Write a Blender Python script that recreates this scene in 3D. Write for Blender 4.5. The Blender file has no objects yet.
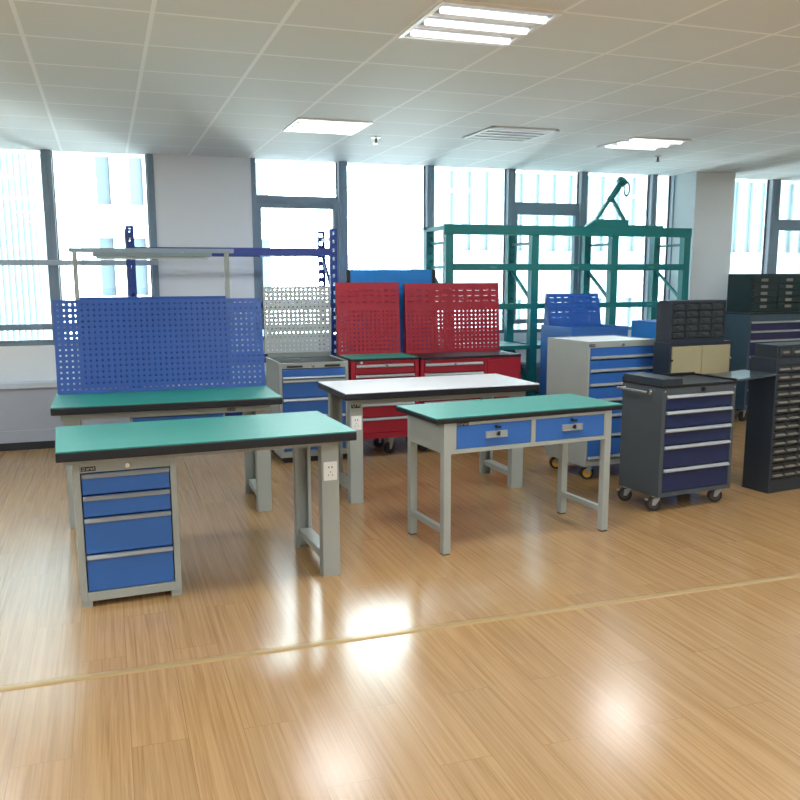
import bpy, bmesh, math, random
from mathutils import Matrix, Vector, Euler
random.seed(7)
S = bpy.context.scene
COL = S.collection
R = math.radians

# ------------------------------------------------------------------ camera
F_PX, PITCH, ROLL, CAM_H, YAW = 856.72, 9.5587, 0.16056, 1.58316, 18.8121
cam = bpy.data.cameras.new('camera')
cam.sensor_width = 36.0
cam.lens = F_PX / 800 * 36
cam.shift_y = 20 / 800
cam.clip_end = 300
camo = bpy.data.objects.new('camera', cam)
COL.objects.link(camo)
_fw = Vector((math.sin(R(YAW)) * math.cos(R(PITCH)), math.cos(R(YAW)) * math.cos(R(PITCH)), -math.sin(R(PITCH))))
_rt = Vector((math.cos(R(YAW)), -math.sin(R(YAW)), 0))
_up = _rt.cross(_fw)
_c, _s = math.cos(R(ROLL)), math.sin(R(ROLL))
_r2 = _rt * _c - _up * _s
_u2 = _rt * _s + _up * _c
_m = Matrix((_r2, _u2, -_fw)).transposed().to_4x4()
_m.translation = (0, 0, CAM_H)
camo.matrix_world = _m
S.camera = camo

# ------------------------------------------------------------------ light
S.view_settings.view_transform = 'Standard'
S.view_settings.look = 'None'
S.view_settings.gamma = 1.0
S.view_settings.use_curve_mapping = False
S.view_settings.exposure = 0.0
WORLD_STRENGTH = 26.0
SUN_STRENGTH = 14.0
LAMP_W = 26.0
w = bpy.data.worlds.new('sky')
S.world = w
w.use_nodes = True
_bg = w.node_tree.nodes['Background']
_bg.inputs['Color'].default_value = (0.92, 0.98, 1.0, 1)
_bg.inputs['Strength'].default_value = WORLD_STRENGTH
sun = bpy.data.lights.new('sun', 'SUN')
sun.energy = SUN_STRENGTH
sun.angle = R(2)
sun.color = (1.0, 0.99, 0.97)
suno = bpy.data.objects.new('sun', sun)
COL.objects.link(suno)
suno.rotation_euler = Vector((0.25, 0.72, -0.62)).to_track_quat('-Z', 'Y').to_euler()
suno.location = (0, -20, 20)

# ------------------------------------------------------------------ materials
def srgb(r, g, b):
    f = lambda c: (c / 255 / 12.92) if c / 255 <= 0.04045 else ((c / 255 + 0.055) / 1.055) ** 2.4
    return (f(r), f(g), f(b), 1)

def mat(name, col, rough=0.45, metal=0.0, var=0.06, scale=6.0, bump=0.0, bscale=200.0, spec=0.5):
    m = bpy.data.materials.new(name)
    m.use_nodes = True
    nt = m.node_tree
    b = nt.nodes['Principled BSDF']
    b.inputs['Roughness'].default_value = rough
    b.inputs['Metallic'].default_value = metal
    b.inputs['Specular IOR Level'].default_value = spec
    tc = nt.nodes.new('ShaderNodeTexCoord')
    n = nt.nodes.new('ShaderNodeTexNoise')
    n.inputs['Scale'].default_value = scale
    n.inputs['Detail'].default_value = 3
    nt.links.new(tc.outputs['Object'], n.inputs['Vector'])
    mr = nt.nodes.new('ShaderNodeMapRange')
    mr.inputs['To Min'].default_value = 1 - var
    mr.inputs['To Max'].default_value = 1 + var
    nt.links.new(n.outputs['Fac'], mr.inputs['Value'])
    vm = nt.nodes.new('ShaderNodeVectorMath')
    vm.operation = 'SCALE'
    vm.inputs[0].default_value = col[:3]
    nt.links.new(mr.outputs['Result'], vm.inputs['Scale'])
    nt.links.new(vm.outputs['Vector'], b.inputs['Base Color'])
    if bump > 0:
        n2 = nt.nodes.new('ShaderNodeTexNoise')
        n2.inputs['Scale'].default_value = bscale
        nt.links.new(tc.outputs['Object'], n2.inputs['Vector'])
        bp = nt.nodes.new('ShaderNodeBump')
        bp.inputs['Strength'].default_value = bump
        bp.inputs['Distance'].default_value = 0.002
        nt.links.new(n2.outputs['Fac'], bp.inputs['Height'])
        nt.links.new(bp.outputs['Normal'], b.inputs['Normal'])
    return m

M = dict(
    lampgrey=mat('lamp_grey', srgb(150, 166, 178), 0.4),
    grey=mat('powder_coat_grey', srgb(164, 170, 165), 0.45, bump=0.05),
    blue=mat('powder_coat_blue', srgb(50, 106, 184), 0.42, bump=0.05),
    pegblue=mat('pegboard_blue', srgb(30, 84, 168), 0.38),
    rackblue=mat('rack_blue', srgb(35, 58, 135), 0.45),
    skyblue=mat('pegboard_light_blue', srgb(20, 125, 205), 0.45),
    peggrey=mat('pegboard_grey', srgb(182, 190, 190), 0.45),
    red=mat('powder_coat_red', srgb(164, 24, 46), 0.42, bump=0.05),
    green=mat('rack_green', srgb(14, 116, 116), 0.42),
    label_green=mat('faded_label', srgb(70, 140, 132), 0.5),
    dgreen=mat('dark_green_steel', srgb(16, 40, 42), 0.5),
    mat_green=mat('green_rubber_mat', srgb(38, 136, 122), 0.5, var=0.05, scale=14, bump=0.05, bscale=500),
    white_top=mat('white_laminate', srgb(238, 240, 244), 0.35, var=0.02),
    edge=mat('black_edge', srgb(20, 24, 32), 0.4),
    black=mat('black_plastic', srgb(24, 26, 28), 0.4),
    rubber=mat('black_rubber_mat', srgb(24, 28, 30), 0.65, bump=0.2),
    alu=mat('aluminium_extrusion', srgb(164, 170, 173), 0.38, metal=0.25),
    chrome=mat('chrome', srgb(225, 228, 232), 0.15, metal=1.0, var=0.02),
    zinc=mat('zinc_plate', srgb(190, 192, 190), 0.35, metal=0.8),
    white=mat('white_plastic', srgb(236, 238, 236), 0.4, var=0.02),
    anth=mat('anthracite_steel', srgb(72, 80, 86), 0.45, bump=0.05),
    navy=mat('navy_drawer', srgb(28, 42, 84), 0.42),
    slate=mat('slate_blue_steel', srgb(60, 80, 94), 0.4),
    purple=mat('purple_drawer', srgb(38, 36, 84), 0.45),
    beige=mat('beige_door', srgb(170, 161, 128), 0.5),
    gloss_dark=mat('glossy_dark_top', srgb(60, 70, 78), 0.22, spec=0.8),
    dark=mat('dark_steel', srgb(44, 52, 62), 0.38),
    binpull=mat('bin_pull', srgb(66, 72, 76), 0.4),
    bin=mat('dark_bin_plastic', srgb(48, 54, 58), 0.35),
    handle_dull=mat('dull_grey_pull', srgb(128, 124, 116), 0.5),
    yellow=mat('yellow_wheel_core', srgb(214, 160, 40), 0.5),
    tyre=mat('tyre_black', srgb(36, 34, 34), 0.55),
    wheel_brown=mat('brown_wheel', srgb(74, 62, 60), 0.5),
    wall=mat('wall_paint', srgb(242, 247, 250), 0.8, var=0.015, scale=2, bump=0.03, bscale=80),
    wallgrey=mat('radiator_panel_paint', srgb(176, 182, 196), 0.6, var=0.02),
    pillar=mat('pillar_paint', srgb(232, 238, 242), 0.8, var=0.015, scale=2),
    frame=mat('window_frame_grey', srgb(122, 142, 158), 0.45),
    guard=mat('guard_rail_grey', srgb(168, 182, 194), 0.45),
    frame2=mat('window_frame_trim', srgb(200, 210, 222), 0.4),  # ledge trim colour; on the stiles it paints in the window light
    plinth=mat('dark_plinth', srgb(40, 42, 50), 0.5),
    ink=mat('dark_ink', srgb(25, 26, 28), 0.6),
    strip=mat('brass_floor_strip', srgb(186, 158, 112), 0.3, metal=0.3),
    facade=mat('facade_concrete', srgb(225, 238, 242), 0.8, var=0.04, scale=0.3),
    fin=mat('facade_fin', srgb(190, 200, 202), 0.6, var=0.02, scale=0.3),
    facade_glass=mat('facade_glazing', srgb(46, 68, 80), 0.3, var=0.15, scale=0.25),
    facade_b=mat('facade_shaded_concrete', srgb(74, 84, 88), 0.8, var=0.05, scale=0.3),  # darker facade copies: the towers' shade is put into the colour
    fin_b=mat('facade_grey_fin', srgb(86, 94, 97), 0.6, var=0.05, scale=0.3),
    facade_glass_b=mat('facade_shaded_glazing', srgb(44, 60, 66), 0.4, var=0.25, scale=0.25),
)

def emission(name, col, strength):
    m = bpy.data.materials.new(name)
    m.use_nodes = True
    nt = m.node_tree
    nt.nodes.remove(nt.nodes['Principled BSDF'])
    e = nt.nodes.new('ShaderNodeEmission')
    e.inputs['Color'].default_value = col
    e.inputs['Strength'].default_value = strength
    nt.links.new(e.outputs[0], nt.nodes['Material Output'].inputs[0])
    return m
M['tube'] = emission('fluorescent_tube', (1.0, 0.98, 0.95, 1), 2.5)

def glass_mat():
    m = bpy.data.materials.new('window_glass')
    m.use_nodes = True
    nt = m.node_tree
    nt.nodes.remove(nt.nodes['Principled BSDF'])
    t = nt.nodes.new('ShaderNodeBsdfTransparent')
    t.inputs['Color'].default_value = (0.92, 0.98, 0.985, 1)
    g = nt.nodes.new('ShaderNodeBsdfGlossy')
    g.inputs['Roughness'].default_value = 0.02
    fr = nt.nodes.new('ShaderNodeFresnel')
    fr.inputs['IOR'].default_value = 1.45
    mx = nt.nodes.new('ShaderNodeMixShader')
    nt.links.new(fr.outputs[0], mx.inputs[0])
    nt.links.new(t.outputs[0], mx.inputs[1])
    nt.links.new(g.outputs[0], mx.inputs[2])
    nt.links.new(mx.outputs[0], nt.nodes['Material Output'].inputs[0])
    return m
M['glass'] = glass_mat()

def floor_mat():
    m = bpy.data.materials.new('laminate_floor')
    m.use_nodes = True
    nt = m.node_tree
    L = nt.links.new
    b = nt.nodes['Principled BSDF']
    tc = nt.nodes.new('ShaderNodeTexCoord')
    mp = nt.nodes.new('ShaderNodeMapping')
    mp.inputs['Rotation'].default_value = (0, 0, R(90))
    L(tc.outputs['Object'], mp.inputs['Vector'])
    br = nt.nodes.new('ShaderNodeTexBrick')
    br.offset = 0.37
    br.inputs['Scale'].default_value = 1.0
    br.inputs['Brick Width'].default_value = 1.2
    br.inputs['Row Height'].default_value = 0.19
    br.inputs['Mortar Size'].default_value = 0.0012
    br.inputs['Mortar Smooth'].default_value = 0.3
    br.inputs['Color1'].default_value = (0.965, 0.965, 0.965, 1)
    br.inputs['Color2'].default_value = (1.035, 1.03, 1.025, 1)
    br.inputs['Mortar'].default_value = (0.62, 0.6, 0.56, 1)
    L(mp.outputs[0], br.inputs['Vector'])
    # long grain: stretched noise
    mg = nt.nodes.new('ShaderNodeMapping')
    mg.inputs['Scale'].default_value = (70, 1.3, 1)
    L(tc.outputs['Object'], mg.inputs['Vector'])
    # shift each plank's grain
    ad = nt.nodes.new('ShaderNodeVectorMath')
    ad.operation = 'MULTIPLY_ADD'
    L(br.outputs['Color'], ad.inputs[0])
    ad.inputs[1].default_value = (90, 90, 90)
    L(mg.outputs[0], ad.inputs[2])
    n = nt.nodes.new('ShaderNodeTexNoise')
    n.inputs['Scale'].default_value = 1.0
    n.inputs['Detail'].default_value = 6
    n.inputs['Roughness'].default_value = 0.62
    n.inputs['Distortion'].default_value = 0.6
    L(ad.outputs[0], n.inputs['Vector'])
    cr = nt.nodes.new('ShaderNodeValToRGB')
    cr.color_ramp.elements[0].position = 0.30
    cr.color_ramp.elements[0].color = srgb(154, 116, 74)
    cr.color_ramp.elements[1].position = 0.62
    cr.color_ramp.elements[1].color = srgb(184, 147, 100)
    L(n.outputs['Fac'], cr.inputs['Fac'])
    mx = nt.nodes.new('ShaderNodeMix')
    mx.data_type = 'RGBA'
    mx.blend_type = 'MULTIPLY'
    mx.inputs['Factor'].default_value = 1.0
    L(cr.outputs['Color'], mx.inputs['A'])
    L(br.outputs['Color'], mx.inputs['B'])
    L(mx.outputs['Result'], b.inputs['Base Color'])
    b.inputs['Roughness'].default_value = 0.21
    b.inputs['Specular IOR Level'].default_value = 1.0
    return m
M['floor'] = floor_mat()

def ceiling_mat():
    m = bpy.data.materials.new('ceiling_tiles')
    m.use_nodes = True
    nt = m.node_tree
    L = nt.links.new
    b = nt.nodes['Principled BSDF']
    b.inputs['Roughness'].default_value = 0.85
    tc = nt.nodes.new('ShaderNodeTexCoord')
    mp = nt.nodes.new('ShaderNodeMapping')
    mp.inputs['Location'].default_value = (0.30, -0.145, 0)
    L(tc.outputs['Object'], mp.inputs['Vector'])
    n = nt.nodes.new('ShaderNodeTexNoise')
    n.inputs['Scale'].default_value = 160
    L(tc.outputs['Object'], n.inputs['Vector'])
    mr = nt.nodes.new('ShaderNodeMapRange')
    mr.inputs['To Min'].default_value = 0.95
    mr.inputs['To Max'].default_value = 1.03
    L(n.outputs['Fac'], mr.inputs['Value'])
    br = nt.nodes.new('ShaderNodeTexBrick')
    br.offset = 0.0
    br.inputs['Scale'].default_value = 1.0
    br.inputs['Brick Width'].default_value = 0.565
    br.inputs['Row Height'].default_value = 0.565
    br.inputs['Mortar Size'].default_value = 0.011
    br.inputs['Mortar Smooth'].default_value = 0.1
    br.inputs['Color1'].default_value = srgb(222, 226, 224)
    br.inputs['Color2'].default_value = srgb(226, 230, 228)
    br.inputs['Mortar'].default_value = srgb(248, 250, 250)
    L(mp.outputs[0], br.inputs['Vector'])
    vm = nt.nodes.new('ShaderNodeVectorMath')
    vm.operation = 'SCALE'
    L(br.outputs['Color'], vm.inputs[0])
    L(mr.outputs['Result'], vm.inputs['Scale'])
    L(vm.outputs[0], b.inputs['Base Color'])
    return m
M['ceiling'] = ceiling_mat()

# ------------------------------------------------------------------ mesh helpers
class MB:
    def __init__(self):
        self.v, self.f, self.sm = [], [], []
        self.M = Matrix.Identity(4)
    def add(self, vs, fs, smooth=False):
        o = len(self.v)
        self.v += [tuple(self.M @ Vector(p)) for p in vs]
        self.f += [tuple(i + o for i in f) for f in fs]
        self.sm += [smooth] * len(fs)
        return self
    def box(self, x0, x1, y0, y1, z0, z1):
        x0, x1 = min(x0, x1), max(x0, x1); y0, y1 = min(y0, y1), max(y0, y1); z0, z1 = min(z0, z1), max(z0, z1)
        vs = [(x0, y0, z0), (x1, y0, z0), (x1, y1, z0), (x0, y1, z0), (x0, y0, z1), (x1, y0, z1), (x1, y1, z1), (x0, y1, z1)]
        return self.add(vs, [(0, 3, 2, 1), (4, 5, 6, 7), (0, 1, 5, 4), (1, 2, 6, 5), (2, 3, 7, 6), (3, 0, 4, 7)])
    def cyl(self, a, b, r, n=16, r2=None):
        a, b = Vector(a), Vector(b)
        r2 = r if r2 is None else r2
        d = (b - a).normalized()
        u = d.orthogonal().normalized(); v = d.cross(u)
        vs = []
        for k in range(n):
            t = 2 * math.pi * k / n
            vs.append(a + (u * math.cos(t) + v * math.sin(t)) * r)
        for k in range(n):
            t = 2 * math.pi * k / n
            vs.append(b + (u * math.cos(t) + v * math.sin(t)) * r2)
        self.add(vs, [(k, (k + 1) % n, n + (k + 1) % n, n + k) for k in range(n)], True)
        self.add(vs[:n], [tuple(range(n - 1, -1, -1))])
        self.add(vs[n:], [tuple(range(n))])
        return self
    def bar(self, a, b, w, h):
        """rectangular bar from a to b, w across (horizontal), h along the other normal"""
        a, b = Vector(a), Vector(b)
        d = (b - a).normalized()
        u = d.cross(Vector((0, 0, 1)))
        if u.length < 1e-4: u = Vector((1, 0, 0))
        u.normalize(); v = u.cross(d)
        vs = []
        for p in (a, b):
            for su, sv in ((-1, -1), (1, -1), (1, 1), (-1, 1)):
                vs.append(p + u * su * w / 2 + v * sv * h / 2)
        return self.add(vs, [(0, 1, 2, 3), (7, 6, 5, 4), (0, 4, 5, 1), (1, 5, 6, 2), (2, 6, 7, 3), (3, 7, 4, 0)])
    def prism(self, pts, axis, a0, a1):
        """pts: 2-D outline; axis 'x': pts are (y,z); 'y': (x,z); 'z': (x,y)"""
        def p3(p, a):
            return {'x': (a, p[0], p[1]), 'y': (p[0], a, p[1]), 'z': (p[0], p[1], a)}[axis]
        n = len(pts)
        vs = [p3(p, a0) for p in pts] + [p3(p, a1) for p in pts]
        fs = [(k, (k + 1) % n, n + (k + 1) % n, n + k) for k in range(n)]
        fs += [tuple(range(n - 1, -1, -1)), tuple(range(n, 2 * n))]
        return self.add(vs, fs)
    def holes(self, x0, z0, nx, nz, px, pz, hw, hh, y0, y1):
        """sheet of nx*nz cells, each with a rectangular through hole"""
        for i in range(nx):
            for j in range(nz):
                a, b = x0 + i * px, x0 + (i + 1) * px
                c, d = z0 + j * pz, z0 + (j + 1) * pz
                mx, mz = (a + b) / 2, (c + d) / 2
                e, f_, g, h = mx - hw / 2, mx + hw / 2, mz - hh / 2, mz + hh / 2
                vs = []
                for y in (y0, y1):
                    vs += [(a, y, c), (b, y, c), (b, y, d), (a, y, d), (e, y, g), (f_, y, g), (f_, y, h), (e, y, h)]
                fs = [(0, 1, 5, 4), (1, 2, 6, 5), (2, 3, 7, 6), (3, 0, 4, 7)]
                fs += [tuple(q + 8 for q in reversed(t)) for t in fs[:4]]
                fs += [(4, 5, 13, 12), (5, 6, 14, 13), (6, 7, 15, 14), (7, 4, 12, 15)]
                self.add(vs, fs)
        return self
    def torus(self, c, axis, Rr, r, n=24, k=10):
        c = Vector(c); d = Vector(axis).normalized()
        u = d.orthogonal().normalized(); v = d.cross(u)
        vs, fs = [], []
        for i in range(n):
            t = 2 * math.pi * i / n
            rad = u * math.cos(t) + v * math.sin(t)
            for j in range(k):
                s = 2 * math.pi * j / k
                vs.append(c + rad * (Rr + r * math.cos(s)) + d * r * math.sin(s))
        for i in range(n):
            for j in range(k):
                fs.append((i * k + j, ((i + 1) % n) * k + j, ((i + 1) % n) * k + (j + 1) % k, i * k + (j + 1) % k))
        return self.add(vs, fs, True)
    def build(self, name, m, parent=None, bevel=0.0, loc=None, fix=True):
        me = bpy.data.meshes.new(name)
        me.from_pydata(self.v, [], self.f)
        me.polygons.foreach_set('use_smooth', self.sm)
        if fix:
            bm = bmesh.new(); bm.from_mesh(me)
            bmesh.ops.recalc_face_normals(bm, faces=bm.faces)
            bm.to_mesh(me); bm.free()
        me.materials.append(m)
        o = bpy.data.objects.new(name, me)
        COL.objects.link(o)
        if parent is not None: o.parent = parent
        if loc: o.location = loc
        if bevel > 0:
            md = o.modifiers.new('bevel', 'BEVEL')
            md.width = bevel; md.segments = 2; md.limit_method = 'ANGLE'; md.angle_limit = R(50)
        return o

def thing(name, label, cat, loc=(0, 0, 0), rotz=0.0, group=None):
    o = bpy.data.objects.new(name, None)
    o.empty_display_size = 0.1
    COL.objects.link(o)
    o.location = loc
    o.rotation_euler = (0, 0, rotz)
    o['label'] = label; o['category'] = cat
    if group: o['group'] = group
    return o

def tag(o, label, cat, group=None, kind=None):
    o['label'] = label; o['category'] = cat
    if group: o['group'] = group
    if kind: o['kind'] = kind
    return o

def struct(o):
    o['kind'] = 'structure'
    return o

def box(name, m, parent, x0, x1, y0, y1, z0, z1, bevel=0.002):
    return MB().box(x0, x1, y0, y1, z0, z1).build(name, m, parent, bevel)

# ------------------------------------------------------------------ the room
WY = 8.71       # window plane
HC = 2.715      # ceiling height
XL, XR, YB = -3.6, 10.6, -4.0
struct(MB().box(XL, XR, YB, 8.95, -0.12, 0).build('floor', M['floor']))
struct(MB().box(XL, XR, YB, 8.95, HC, HC + 0.12).build('ceiling', M['ceiling']))
struct(MB().box(XL - 0.2, XL, YB, 8.95, -0.12, HC + 0.12).build('wall_left', M['wall']))
struct(MB().box(XR, XR + 0.2, YB, 8.95, -0.12, HC + 0.12).build('wall_right', M['wall']))
struct(MB().box(XL - 0.2, XR + 0.2, YB - 0.2, YB, -0.12, HC + 0.12).build('wall_rear', M['wall']))
SILL = 0.95
wb = MB()
wb.box(0.50, 1.415, 8.64, 8.95, 0, HC)         # pier between the windows
wb.box(6.32, 6.83, 8.90, 8.95, 0, HC)         # behind the pillar
wb.box(XL, 0.50, 8.68, 8.95, 0, SILL)          # below the windows
wb.box(1.415, 6.30, 8.68, 8.95, 0, SILL)
wb.box(6.83, XR, 8.68, 8.95, 0, SILL)
struct(wb.build('wall_back', M['wall']))
struct(MB().box(6.30, 6.83, 8.25, 8.90, 0, HC).build('wall_pillar', M['pillar'], bevel=0.004))
# sill ledge and radiator casing under the windows
for k, (a, b) in enumerate(((XL, 0.50), (1.415, 6.30), (6.83, XR))):
    struct(MB().box(a, b, 8.50, 8.68, 0.57, 0.62).build('trim_%d' % (k + 1), M['frame2'], bevel=0.004))
    struct(MB().box(a, b, 8.53, 8.68, 0.07, 0.57).box(a, b, 8.51, 8.53, 0.07, 0.18).build('trim_%d' % (k + 4), M['wallgrey']))
    struct(MB().box(a, b, 8.50, 8.68, 0.0, 0.07).build('baseboard_%s' % ('left', 'middle', 'right')[k], M['plinth']))
struct(MB().box(0.50, 1.415, 8.625, 8.64, 0, 0.08).build('baseboard_pier', M['plinth']))
# threshold strip crossing the laminate
_sp = [(3.425, 0), (3.430, 0.004), (3.440, 0.0065), (3.458, 0.0065), (3.468, 0.004), (3.473, 0)]
struct(MB().prism(_sp, 'x', XL, XR).build('trim_7', M['strip']))

def window(n, x0, x1, wl, wr, bars=(), sash=None, guard=None):
    """one bay: stiles wl/wr wide, cross bars [(z0,z1)], optional sash (z0,z1) with its own rim"""
    e = bpy.data.objects.new('window_%d' % n, None)
    COL.objects.link(e)
    e.location = (x0, WY, SILL)
    e['kind'] = 'structure'
    W = x1 - x0; H = HC - SILL
    f = MB()
    f.box(0, wl, -0.085, -0.07, 0, H)
    f.box(W - wr, W, -0.085, -0.07, 0, H)
    f.box(wl, W - wr, -0.03, 0.05, 0, 0.035)
    for a, b in bars:
        f.box(wl, W - wr, -0.035, 0.05, a - SILL, b - SILL)
    f.build('frame', M['frame'], e, 0.003)
    t = MB()
    t.box(0, wl, -0.07, 0.05, 0, H)  # stile sides painted paler than their caps, as if lit by the window
    t.box(W - wr, W, -0.07, 0.05, 0, H)
    t.build('frame_trim', M['frame2'], e)
    g = MB()
    g.box(wl, wl + 0.01, -0.012, 0.012, 0.035, H)
    g.box(W - wr - 0.01, W - wr, -0.012, 0.012, 0.035, H)
    g.build('gasket', M['plinth'], e)
    if guard:
        MB().box(0, W, -0.14, -0.10, guard[0] - SILL, guard[1] - SILL).build('guard_rail', M['guard'], e, 0.004)
    if sash:
        a, b = sash[0] - SILL, sash[1] - SILL
        s = MB()
        s.box(wl, wl + 0.05, -0.05, 0.03, a, b).box(W - wr - 0.05, W - wr, -0.05, 0.03, a, b)
        s.box(wl + 0.05, W - wr - 0.05, -0.05, 0.03, a, a + 0.05).box(wl + 0.05, W - wr - 0.05, -0.05, 0.03, b - 0.05, b)
        s.build('sash', M['frame'], e, 0.003)
    MB().box(wl, W - wr, 0.012, 0.018, 0.03, H).build('glass_pane', M['glass'], e)
    return e

low = [(0.985, 1.0), (1.093, 1.149)]
GR = (1.685, 1.735)
window(1, -1.36, -0.43, 0.04, 0.045, low, None, GR)
window(2, -0.43, 0.50, 0.04, 0.06, low, None, GR)
window(11, -2.30, -1.36, 0.05, 0.05, low, None, GR)
window(12, XL, -2.30, 0.05, 0.05, low, None, GR)
window(3, 1.415, 2.325, 0.045, 0.03, [(2.30, 2.372)], (1.05, 2.30))
window(4, 2.325, 3.28, 0.06, 0.03)
window(5, 3.28, 4.215, 0.045, 0.03)
window(6, 4.215, 5.11, 0.05, 0.03, [(2.29, 2.37)], (1.05, 2.29))
window(7, 5.11, 6.03, 0.045, 0.03)
window(8, 6.03, 6.30, 0.035, 0.01)
window(9, 6.83, 7.74, 0.02, 0.04)
window(10, 7.74, 8.70, 0.075, 0.06, [(2.17, 2.25)], (1.05, 2.17))
window(13, 8.70, XR, 0.06, 0.06)

# ------------------------------------------------------------------ outside
def building(label, x0, x1, y0, z0, z1, pitch, finw, depth, floors, sfx='', deep=12):
    b = thing('office_building', label, 'building', ((x0 + x1) / 2, y0, z0))
    hw = (x1 - x0) / 2; H = z1 - z0
    MB().box(-hw, hw, 0.35, deep, 0, H).build('glazed_wall', M['facade_glass' + sfx], b)
    f = MB()
    n = int(2 * hw / pitch)
    for k in range(n + 1):
        x = -hw + k * pitch
        f.box(x - finw / 2, x + finw / 2, 0.35 - depth, 0.36, 0, H)
    f.build('fins', M['fin' + sfx], b)
    s = MB()
    z = 0
    while z < H:
        s.box(-hw, hw, 0.1, 0.37, z, z + floors * 0.36)
        z += floors
    s.build('floor_bands', M['facade' + sfx], b)
    return b
building('pale office tower with fine vertical fins outside the leftmost windows', -16, -1.3, 20, -30, 40, 0.12, 0.06, 0.06, 71, '_b')
building('white office block with broad bays seen behind the second window', -0.4, 6.3, 34, -30, 40, 1.15, 0.66, 0.5, 3.3)
building('striped office tower outside the windows behind the green rack', 10.3, 27, 26, -30, 40, 0.62, 0.30, 0.12, 4.4, '_b', 3)
building('office tower with wide grey bays outside the window right of the pillar', 30, 60, 30, -30, 40, 1.7, 1.0, 0.2, 9, '_b')

# ------------------------------------------------------------------ ceiling fittings
def ceiling_light(x, y, label):
    power = LAMP_W * (0.55 if y > 6 else 1.35)       # window row weakened against floor glare, other rows boosted to fill front faces
    t = thing('ceiling_light', label, 'ceiling light', (x, y, HC), 0, 'square louvre lights in the ceiling')
    a = 0.2825
    fr = MB()
    fr.box(-a, a, -a, -a + 0.02, -0.012, 0).box(-a, a, a - 0.02, a, -0.012, 0)
    fr.box(-a, -a + 0.02, -a + 0.02, a - 0.02, -0.012, 0).box(a - 0.02, a, -a + 0.02, a - 0.02, -0.012, 0)
    fr.box(-a + 0.02, a - 0.02, -0.105, -0.08, -0.012, 0).box(-a + 0.02, a - 0.02, 0.08, 0.105, -0.012, 0)
    fr.build('frame', M['white'], t)
    MB().box(-a + 0.02, a - 0.02, -a + 0.02, a - 0.02, -0.003, 0).build('louvre_back', M['lampgrey'], t)
    for k in (-1, 0, 1):
        MB().cyl((-0.25, k * 0.185, -0.006), (0.25, k * 0.185, -0.006), 0.02, 12).build('lamp_tube', M['tube'], t)
        l = bpy.data.lights.new('lamp_glow', 'AREA')
        l.shape = 'RECTANGLE'; l.size = 0.5; l.size_y = 0.045; l.energy = power / 3; l.color = (0.93, 0.98, 1.0)
        lo = bpy.data.objects.new('lamp_glow', l)
        COL.objects.link(lo); lo.parent = t; lo.location = (0, k * 0.185, -0.03)
    return t
ceiling_light(4.5025, 6.6425, 'lit three-tube louvre light in the ceiling above the green rack')
for x, y, lab in [(1.6775, 6.6425, 'lit louvre light in the ceiling above the grey and red pegboards'),
                  (-1.1475, 6.6425, 'lit louvre light in the ceiling at far left before the windows'),
                  (7.3275, 6.6425, 'lit louvre light in the ceiling at far right before the pillar'),
                  (4.5025, 3.8175, 'lit louvre light in the ceiling over the dark tool trolley'),
                  (1.6775, 3.8175, 'lit louvre light in the ceiling over the two-drawer bench'),
                  (-1.1475, 3.8175, 'lit louvre light in the ceiling left of the front green bench'),
                  (4.5025, 0.9925, 'lit louvre light in the ceiling right of the camera'),
                  (1.6775, 0.9925, 'lit louvre light in the ceiling just right of overhead'),
                  (-1.1475, 0.9925, 'lit louvre light in the ceiling just left of overhead'),
                  (4.5025, -1.8325, 'lit louvre light in the ceiling behind the camera at right'),
                  (1.6775, -1.8325, 'lit louvre light in the ceiling directly behind the camera'),
                  (-1.1475, -1.8325, 'lit louvre light in the ceiling behind the camera at left')]:
    ceiling_light(x, y, lab)

t = thing('air_vent', 'white ceiling air vent with dark slots between the ceiling lights', 'vent', (3.17, 6.54, HC))
v = MB()
a = 0.29
v.box(-a, a, -a, -a + 0.05, -0.014, 0).box(-a, a, a - 0.03, a, -0.014, 0).box(-a, -a + 0.03, -a, a, -0.014, 0).box(a - 0.03, a, -a, a, -0.014, 0)
for k in range(4):
    v.box(-a, a, -0.20 + k * 0.12, -0.14 + k * 0.12, -0.012, 0)
v.build('frame', M['white'], t, 0.002)
MB().box(-a + 0.01, a - 0.01, -a + 0.01, a - 0.01, -0.004, 0).build('dark_slot', M['ink'], t)

def sprinkler(x, y, label):
    t = thing('sprinkler', label, 'sprinkler', (x, y, HC), 0, 'ceiling sprinklers')
    MB().cyl((0, 0, -0.008), (0, 0, 0), 0.035, 20).build('rosette', M['zinc'], t)
    MB().cyl((0, 0, -0.045), (0, 0, -0.008), 0.010, 12).cyl((0, 0, -0.055), (0, 0, -0.051), 0.022, 16).box(-0.012, -0.008, -0.003, 0.003, -0.052, -0.03).box(0.008, 0.012, -0.003, 0.003, -0.052, -0.03).build('head', M['handle_dull'], t)
sprinkler(2.197, 7.043, 'small sprinkler head in the ceiling above the red pegboards')
sprinkler(5.126, 7.307, 'small sprinkler head in the ceiling right of the lit tubes')

# ------------------------------------------------------------------ shared parts
def nameplate(parent, x, y, z, w=0.05, h=0.017):
    p = box('nameplate', M['ink'], parent, x, x + w, y - 0.0015, y, z, z + h, 0)
    g = MB()
    g.torus((x + h * 0.55, y - 0.002, z + h / 2), (0, 1, 0), h * 0.28, h * 0.07, 14, 6)
    n = 4; x0 = x + h * 1.15; cw = (w - h * 1.3) / n
    for k in range(n):
        a = x0 + k * cw
        g.box(a, a + cw * 0.22, y - 0.0025, y - 0.001, z + h * 0.25, z + h * 0.75)
        g.box(a, a + cw * 0.7, y - 0.0025, y - 0.001, z + h * (0.62 if k % 2 else 0.25), z + h * (0.75 if k % 2 else 0.38))
        if k != 1: g.box(a + cw * 0.5, a + cw * 0.7, y - 0.0025, y - 0.001, z + h * 0.25, z + h * 0.75)
    g.build('lettering', M['zinc'], p)
    return p

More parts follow.
